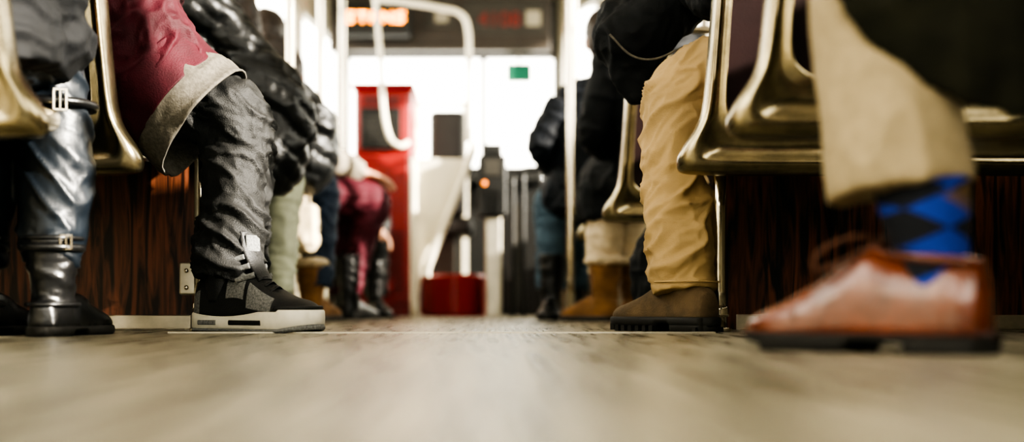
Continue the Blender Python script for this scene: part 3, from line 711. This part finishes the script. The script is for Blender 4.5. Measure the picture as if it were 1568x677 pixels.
# man in maroon jacket (left)
e = group('seated_man', (-.85,2.55,0))
legs = [tube([(-.88,2.52,.49,.10),(-.72,2.54,.485,.095),(-.60,2.56,.47,.086),(-.535,2.56,.43,.080),(-.528,2.55,.34,.067),(-.530,2.54,.27,.064),(-.528,2.525,.19,.074),(-.532,2.515,.145,.070),(-.542,2.51,.10,.060)], n=24),
        tube([(-.88,2.66,.49,.10),(-.72,2.74,.485,.092),(-.60,2.80,.47,.082),(-.565,2.81,.43,.074),(-.565,2.81,.30,.064),(-.57,2.82,.10,.058)], n=24), ell((-.90,2.58,.50),(.13,.16,.12))]
fuse('jeans', legs, .005, M['denim_black'], e, it=2, wr=folds(.0105, (12,12,25), seed=2, mask=m_stack, tilt=.6, fine=.4))
jp = [tube([(-.655,2.55,.470,.118),(-.70,2.55,.52,.138),(-.78,2.545,.62,.158),(-.84,2.54,.78,.17),(-.86,2.54,.95,.17),(-.86,2.54,1.06,.12)], n=28),
      tube([(-.86,2.40,1.0,.065),(-.86,2.54,1.06,.08),(-.86,2.68,1.0,.065)]),
      tube([(-.85,2.40,1.0,.07),(-.80,2.395,.90,.066),(-.76,2.40,.82,.062),(-.70,2.46,.79,.055),(-.62,2.53,.79,.045)]),
      tube([(-.85,2.70,1.0,.07),(-.80,2.72,.90,.066),(-.75,2.70,.82,.062),(-.68,2.66,.79,.055),(-.62,2.60,.79,.045)])]
fuse('jacket', jp, .0055, M['maroon'], e, it=4, wr=folds(.016, (11,11,13), seed=5, tilt=-.8))
skirt('jacket_hem', [(-.70,2.55,.51,.138),(-.668,2.55,.482,.133),(-.636,2.55,.456,.129)], M['maroon'], e, flute=.004, nfl=5)
skirt('sweatshirt_hem', [(-.69,2.55,.50,.118),(-.645,2.55,.465,.126),(-.588,2.55,.422,.134)], M['grey_knit'], e, flute=.004, nfl=5, wr=folds(.006, (14,14,14), seed=8, fine=.2))
head(e, (-.83,2.55,1.28), (.8,.5,0)); hand(e, (-.605,2.54,.79), (.9,.1,-.1), (0,0,1), 1, .7); hand(e, (-.605,2.60,.79), (.9,-.1,-.1), (0,0,1), -1, .7)
shoe(e, (-.598,2.555), (.82,-.50), 'sneaker', .302); shoe(e, (-.575,2.755), (.05,1), 'sneaker', .302)
v, f = join([tube([(-.54,2.515,.06,.037),(-.542,2.512,.14,.038)])]); mesh_ob('sock', v, f, M['shoe_black'], e)

# woman in leather boots (far left)
e = group('seated_woman', (-.85,2.0,0))
legs = [tube([(-.82,1.93,.47,.09),(-.79,2.06,.485,.082),(-.768,2.14,.475,.066),(-.762,2.16,.43,.060),(-.758,2.16,.34,.064),(-.754,2.155,.25,.063),(-.756,2.15,.17,.059),(-.760,2.15,.12,.048)], n=24),
        tube([(-.94,1.93,.47,.09),(-.91,2.06,.485,.082),(-.895,2.14,.475,.066),(-.89,2.16,.43,.060),(-.888,2.16,.34,.060),(-.885,2.155,.25,.058),(-.885,2.15,.17,.053),(-.885,2.15,.12,.045)], n=24), ell((-.88,1.95,.48),(.14,.12,.11))]
fuse('leather_trousers', legs, .005, M['leatherette'], e, it=3, wr=folds(.0075, (12,12,17), seed=11, tilt=.7, fine=.25))
jp = [tube([(-.85,1.99,.42,.165,.15),(-.86,1.98,.55,.165,.15),(-.87,1.965,.75,.17,.13),(-.87,1.96,.92,.16,.12),(-.87,1.96,1.02,.10,.09)], n=28, ref=(1,0,0)),
      tube([(-1.03,1.96,.95,.06),(-.87,1.96,1.02,.07),(-.71,1.96,.95,.06)]),
      ell((-.775,2.09,.50),(.102,.12,.085)), ell((-.77,2.05,.58),(.105,.12,.10)),
      tube([(-.71,1.96,.95,.064),(-.68,1.97,.80,.058),(-.675,1.99,.68,.055),(-.72,2.10,.64,.045),(-.76,2.16,.64,.035)]),
      tube([(-1.03,1.96,.95,.064),(-1.05,1.98,.80,.058),(-1.02,2.0,.68,.055),(-.96,2.10,.60,.045),(-.93,2.16,.58,.035)])]
fuse('jacket', jp, .007, M['black_coat'], e, wr=folds(.009, (11,11,15), seed=3))
head(e, (-.86,1.99,1.24), (.1,1,0), long=True); hand(e, (-.77,2.17,.64), (-.4,.8,-.1), (0,0,1), 1); hand(e, (-.92,2.17,.58), (.4,.8,-.1), (0,0,1), -1)
for x in (-.757,-.888):
    T = shoe(e, (x,2.085), (.05,1), 'boot', .27)
    ring(T, .054, .150, .053, .048, .007, 0, M['leather_black'], e, 'ankle_strap'); ring(T, .054, .166, .054, .050, .004, 0, M['leather_black'], e, 'ankle_strap')
    ring(T, .060, .054, .062, .038, .004, 0, M['leather_black'], e, 'strap')
def buckle(parent, c, w, h, fwd=(0,-1,0)):
    T = frame(fwd, loc=c); t = .004
    solid('buckle', [boxp((-.003,-w/2,-h/2),(.003,-w/2+t,h/2)), boxp((-.003,w/2-t,-h/2),(.003,w/2,h/2)), boxp((-.003,-w/2,h/2-t),(.003,w/2,h/2)), boxp((-.003,-w/2,-h/2),(.003,w/2,-h/2+t)), boxp((0,-.0015,-h/2),(.004,.0015,h/2))], M['chrome'], parent, bevel=.001, T=T)
buckle(e, (-.718,2.100,.158), .022, .026, (.6,-.8,0)); buckle(e, (-.725,2.093,.396), .024, .038, (.45,-.9,0))
ring(Matrix.Translation((-.762,2.16,.396)), 0, 0, .070, .070, .008, 0, M['leather_black'], e, 'knee_strap')

# man in khaki trousers (right)
e = group('seated_man', (.7,2.55,0))
legs = [tube([(.72,2.56,.50,.10),(.56,2.59,.52,.094),(.45,2.61,.525,.086),(.392,2.61,.49,.082),(.374,2.60,.42,.072),(.368,2.585,.33,.067),(.374,2.56,.24,.068),(.380,2.535,.16,.068),(.384,2.52,.078,.065)], n=24),
        tube([(.72,2.70,.50,.10),(.56,2.80,.51,.09),(.45,2.88,.50,.08),(.428,2.90,.44,.073),(.425,2.90,.32,.064),(.43,2.90,.085,.060)], n=24), ell((.74,2.62,.50),(.13,.16,.12))]
fuse('khaki_trousers', legs, .005, M['khaki'], e, it=3, wr=folds(.012, (11,11,19), seed=21, tilt=-.8, fine=.35, mask=lambda p: .35 if p.z < .10 else (1.15 if p.z < .3 else .85)))
ring(Matrix.Translation((.384,2.52,.100)), 0, 0, .0660, .0660, .0018, 0, M['khaki'], e, 'hem_stitch')
jp = [tube([(.74,2.60,.44,.17),(.75,2.58,.60,.17),(.76,2.56,.80,.175),(.76,2.56,.95,.16),(.76,2.56,1.05,.10)], n=28),
      tube([(.72,2.40,1.0,.065),(.75,2.56,1.06,.08),(.74,2.74,1.0,.065)]),
      tube([(.70,2.74,1.0,.072),(.58,2.74,.88,.070),(.42,2.74,.74,.070),(.31,2.75,.65,.076),(.29,2.78,.66,.072),(.33,2.86,.78,.055),(.38,2.92,.88,.042)]),
      tube([(.70,2.42,1.0,.07),(.60,2.44,.86,.068),(.50,2.50,.74,.066),(.45,2.56,.70,.062),(.42,2.72,.80,.052),(.41,2.84,.88,.042)]),
      tube([(.36,2.74,.72,.05,.08),(.31,2.75,.60,.035,.065),(.325,2.76,.50,.02,.03)], ref=(0,1,0))]
fuse('jacket', jp, .0065, M['black_coat'], e, wr=folds(.009, (14,14,14), seed=13))
v, f = tube([(.245,2.668,.63,.0025),(.29,2.664,.585,.0025),(.34,2.655,.575,.0025),(.40,2.65,.60,.0025)], n=8); mesh_ob('jacket_piping', v, f, M['grey_knit'], e)
head(e, (.72,2.58,1.27), (-.7,.7,0)); hand(e, (.385,2.93,.89), (.2,.4,.9), (0,-1,0), 1); hand(e, (.41,2.86,.89), (0,.4,.9), (0,-1,0), -1)
shoe(e, (.424,2.452), (-.52,.86), 'suede', .29); shoe(e, (.43,2.84), (0,1), 'suede', .30)

# man with brown brogues (right foreground)
e = group('seated_man', (.92,1.1,0))
legs = [tube([(.92,1.16,.52,.10),(.75,1.24,.545,.094),(.56,1.33,.55,.086),(.45,1.375,.52,.082),(.430,1.38,.44,.079),(.427,1.38,.35,.077),(.432,1.375,.26,.076),(.442,1.368,.175,.077)], n=24),
        tube([(.96,1.02,.52,.10),(.84,1.04,.54,.092),(.72,1.08,.54,.084),(.66,1.10,.50,.08),(.65,1.10,.40,.074),(.655,1.10,.18,.072)], n=24), ell((.98,1.08,.52),(.13,.16,.12))]
fuse('wool_trousers', legs, .0055, M['beige'], e, it=3, wr=folds(.005, (16,16,5), seed=31, fine=.2))
for (x, y) in ((.473,1.343),(.668,1.10)):
    v, f = tube([(x,y,.05,.031),(x,y,.095,.034),(x-.004,y+.004,.12,.041),(x-.010,y+.008,.16,.048),(x-.014,y+.012,.20,.050)], n=32); mesh_ob('argyle_sock', v, f, M['argyle'], e)
jp = [tube([(.98,1.08,.46,.16),(1.0,1.07,.60,.17),(1.02,1.06,.80,.17),(1.02,1.06,.95,.16),(1.02,1.06,1.05,.10)], n=24),
      tube([(1.02,.90,1.0,.065),(1.02,1.06,1.06,.08),(1.02,1.22,1.0,.065)]),
      tube([(1.0,1.23,1.0,.07),(.94,1.25,.85,.065),(.88,1.25,.74,.062),(.76,1.25,.70,.05),(.66,1.28,.68,.042)]),
      tube([(1.0,.90,1.0,.07),(.94,.91,.85,.065),(.88,.95,.74,.062),(.76,1.0,.70,.05),(.68,1.05,.68,.042)]),
      tube([(.90,1.20,.54,.05,.18),(.72,1.25,.47,.03,.22),(.60,1.27,.43,.022,.20),(.53,1.28,.45,.02,.19),(.47,1.285,.50,.018,.17),(.42,1.29,.56,.014,.10)], ref=(0,1,0))]
fuse('coat', jp, .007, M['olive_coat'], e, wr=folds(.008, (14,14,9), seed=17))
head(e, (.98,1.08,1.28), (-.8,.5,0)); hand(e, (.65,1.285,.68), (-.9,.2,-.1), (0,0,1), 1); hand(e, (.67,1.055,.68), (-.9,.2,-.1), (0,0,1), -1)
shoe(e, (.515,1.300), (-.70,.70), 'oxford', .29, M['leather_brown']); shoe(e, (.69,1.04), (-.4,.9), 'oxford', .29, M['leather_brown'])

# background passengers, left
person('seated_man', (-.8,3.5), [((-.80,3.52,.49),(-.66,3.86,.49),(-.672,3.84,.09)), ((-.94,3.52,.49),(-.88,3.86,.49),(-.88,3.84,.09))], M['green_pants'], M['puffer'],
       [(-.84,3.52,.42,.17,.15),(-.87,3.52,.60,.17,.15),(-.90,3.50,.76,.165,.14),(-.91,3.50,.90,.12,.10)],
       [((-.76,3.46,.84),(-.59,3.46,.62),(-.74,3.66,.62)), ((-1.06,3.50,.84),(-1.08,3.52,.62),(-.92,3.74,.60))],
       [((-.672,3.78),(.1,1),'boot',.29,M['leather_black']), ((-.88,3.78),(0,1),'boot',.29,M['leather_black'])], jw=puffs(.009, 50, 1),
       extra=[ell((-.62,3.50,.48),(.10,.13,.12)), tube([(-.70,3.48,.72,.09),(-.60,3.47,.62,.09),(-.57,3.50,.50,.08)]), ell((-.84,3.44,.86),(.13,.11,.08))])
e = person('seated_woman', (-.8,4.3), [((-.80,4.28,.49),(-.635,4.56,.49),(-.64,4.52,.12)), ((-.92,4.28,.49),(-.84,4.58,.49),(-.84,4.54,.12))], M['denim_navy'], M['puffer'],
       [(-.84,4.28,.42,.16,.15),(-.88,4.27,.60,.16,.15),(-.90,4.26,.78,.16,.14),(-.90,4.26,.90,.12,.1)],
       [((-.76,4.24,.84),(-.58,4.22,.66),(-.72,4.42,.62)), ((-1.05,4.25,.86),(-1.07,4.28,.62),(-.90,4.50,.60))],
       [((-.67,4.46),(.25,1),'ugg',.27,M['sheepskin_tan']), ((-.84,4.46),(.1,1),'ugg',.27,M['sheepskin_tan'])], jw=puffs(.009, 52, 2), long=True,
       extra=[ell((-.64,4.28,.58),(.11,.12,.15))])
fuse('handbag', [boxp((-.68,4.24,.26),(-.61,4.40,.40)), ell((-.645,4.32,.28),(.045,.09,.05))], .006, M['cream'], e, it=8, wr=folds(.004, (12,12,12), seed=6))
v, f = tube([(-.645,4.26,.39,.006),(-.645,4.28,.50,.006),(-.645,4.36,.50,.006),(-.645,4.38,.39,.006)], n=8); mesh_ob('handbag_strap', v, f, M['cream'], e)
person('seated_woman', (-.8,5.0), [((-.82,5.02,.50),(-.49,5.12,.49),(-.585,5.05,.10)), ((-.88,5.14,.50),(-.60,5.26,.49),(-.64,5.22,.10))], M['maroon_pants'], M['grey_coat'],
       [(-.84,5.06,.44,.17,.15),(-.88,5.05,.60,.15,.15),(-.91,5.05,.78,.15,.14),(-.92,5.05,.92,.12,.1)],
       [((-.77,5.02,.86),(-.66,5.0,.64),(-.54,5.10,.60)), ((-1.06,5.05,.86),(-1.07,5.1,.64),(-.86,5.2,.60))],
       [((-.60,4.99),(.35,.9),'boot',.27,M['leather_black']), ((-.64,5.16),(.2,.9),'boot',.27,M['leather_black'])], hem=.05, R=(.1,.09,.078,.058,.052), long=True)
person('seated_man', (-.9,5.75), [((-.84,5.74,.50),(-.56,5.86,.48),(-.55,5.82,.10)), ((-.92,5.80,.50),(-.74,6.10,.48),(-.74,6.08,.10))], M['denim_black'], M['navy_coat'],
       [(-.92,5.74,.44,.16,.15),(-.94,5.73,.60,.15,.15),(-.95,5.72,.78,.15,.14),(-.95,5.72,.90,.12,.1)],
       [((-.80,5.70,.86),(-.72,5.72,.60),(-.56,5.72,.44)), ((-1.09,5.72,.86),(-1.09,5.76,.64),(-.94,5.95,.60))],
       [((-.56,5.76),(.3,-.95),'boot',.28,M['leather_black']), ((-.74,6.0),(0,1),'boot',.28,M['leather_black'])])
# background passengers, right
person('seated_man', (.4,4.95), [((.44,4.97,.50),(.235,5.06,.48),(.225,5.02,.12)), ((.54,5.03,.50),(.34,5.20,.48),(.33,5.18,.12))], M['denim_blue'], M['navy_coat'],
       [(.38,4.98,.44,.16,.14),(.38,4.97,.60,.16,.15),(.38,4.95,.76,.165,.15),(.44,4.95,.90,.13,.11)],
       [((.27,4.90,.84),(.175,4.88,.68),(.24,5.04,.60)), ((.58,4.97,.86),(.62,5.0,.66),(.42,5.12,.60))],
       [((.23,5.02),(-.1,-1),'boot',.28,M['leather_black']), ((.33,5.12),(0,1),'boot',.28,M['leather_black'])], extra=[ell((.27,5.02,.50),(.09,.12,.10))])
person('seated_woman', (.55,4.1), [((.56,4.12,.50),(.395,4.40,.50),(.375,4.34,.16)), ((.66,4.14,.50),(.50,4.44,.50),(.48,4.42,.16))], M['cream'], M['black_coat'],
       [(.56,4.10,.44,.16,.14),(.56,4.09,.60,.16,.14),(.54,4.08,.78,.16,.13),(.54,4.08,.90,.11,.1)],
       [((.39,4.06,.86),(.325,4.10,.62),(.40,4.30,.58)), ((.69,4.1,.86),(.73,4.14,.62),(.58,4.34,.60))],
       [((.41,4.27),(-.35,.5),'ugg',.27,M['sheepskin_tan']), ((.49,4.35),(0,1),'ugg',.27,M['sheepskin_tan'])], long=True, hem=.05,
       extra=[tube([(.50,4.22,.50,.12),(.43,4.34,.50,.115),(.39,4.38,.45,.105),(.385,4.37,.34,.095)])])
g = group('backpack', (.47,3.4,0))
fuse('bag', [ell((.45,3.36,.14),(.09,.08,.14)), boxp((.38,3.30,.005),(.52,3.42,.20)), ell((.45,3.29,.10),(.06,.03,.07))], .007, M['black_coat'], g, wr=folds(.006, seed=4))
v, f = tube([(.42,3.34,.26,.008),(.44,3.32,.31,.008),(.46,3.32,.31,.008),(.48,3.34,.26,.008)], n=10); mesh_ob('handle', v, f, M['black'], g)

# ------------------------------------------------------------------ light
w = bpy.data.worlds.new('World'); S.world = w; w.use_nodes = True
w.node_tree.nodes['Background'].inputs[0].default_value = (1,.955,.82,1); w.node_tree.nodes['Background'].inputs[1].default_value = 8.0
sd = bpy.data.lights.new('sun', 'SUN'); sd.energy = 27; sd.angle = .02; sd.color = (1,.92,.78)
so = bpy.data.objects.new('sun', sd); COL.objects.link(so)
el, az = math.radians(20), math.radians(20)
so.rotation_euler = Vector((-math.cos(el)*math.cos(az), math.cos(el)*math.sin(az), -math.sin(el))).to_track_quat('-Z', 'Y').to_euler()
so.location = (4,0,3)

cd = bpy.data.cameras.new('camera'); co = bpy.data.objects.new('camera', cd); COL.objects.link(co)
co.location = (0,0,.05); co.rotation_euler = (math.pi/2,0,0)
cd.sensor_width = 36; cd.lens = 44.1; cd.shift_x = .0172; cd.shift_y = .0839; cd.clip_start = .02
cd.dof.use_dof = True; cd.dof.focus_distance = 2.5; cd.dof.aperture_fstop = 1.6
S.camera = co
try:
    vs = S.view_settings
    vs.view_transform = 'AgX'; vs.look = 'AgX - Very High Contrast'
    vs.exposure = .0
    vs.use_curve_mapping = True
    cm = vs.curve_mapping
    for i, y0 in ((0, .0005), (1, .0020), (2, .0016)):
        cm.curves[i].points[0].location = (0, y0)
    cm.update()
except Exception as ex: print(ex)
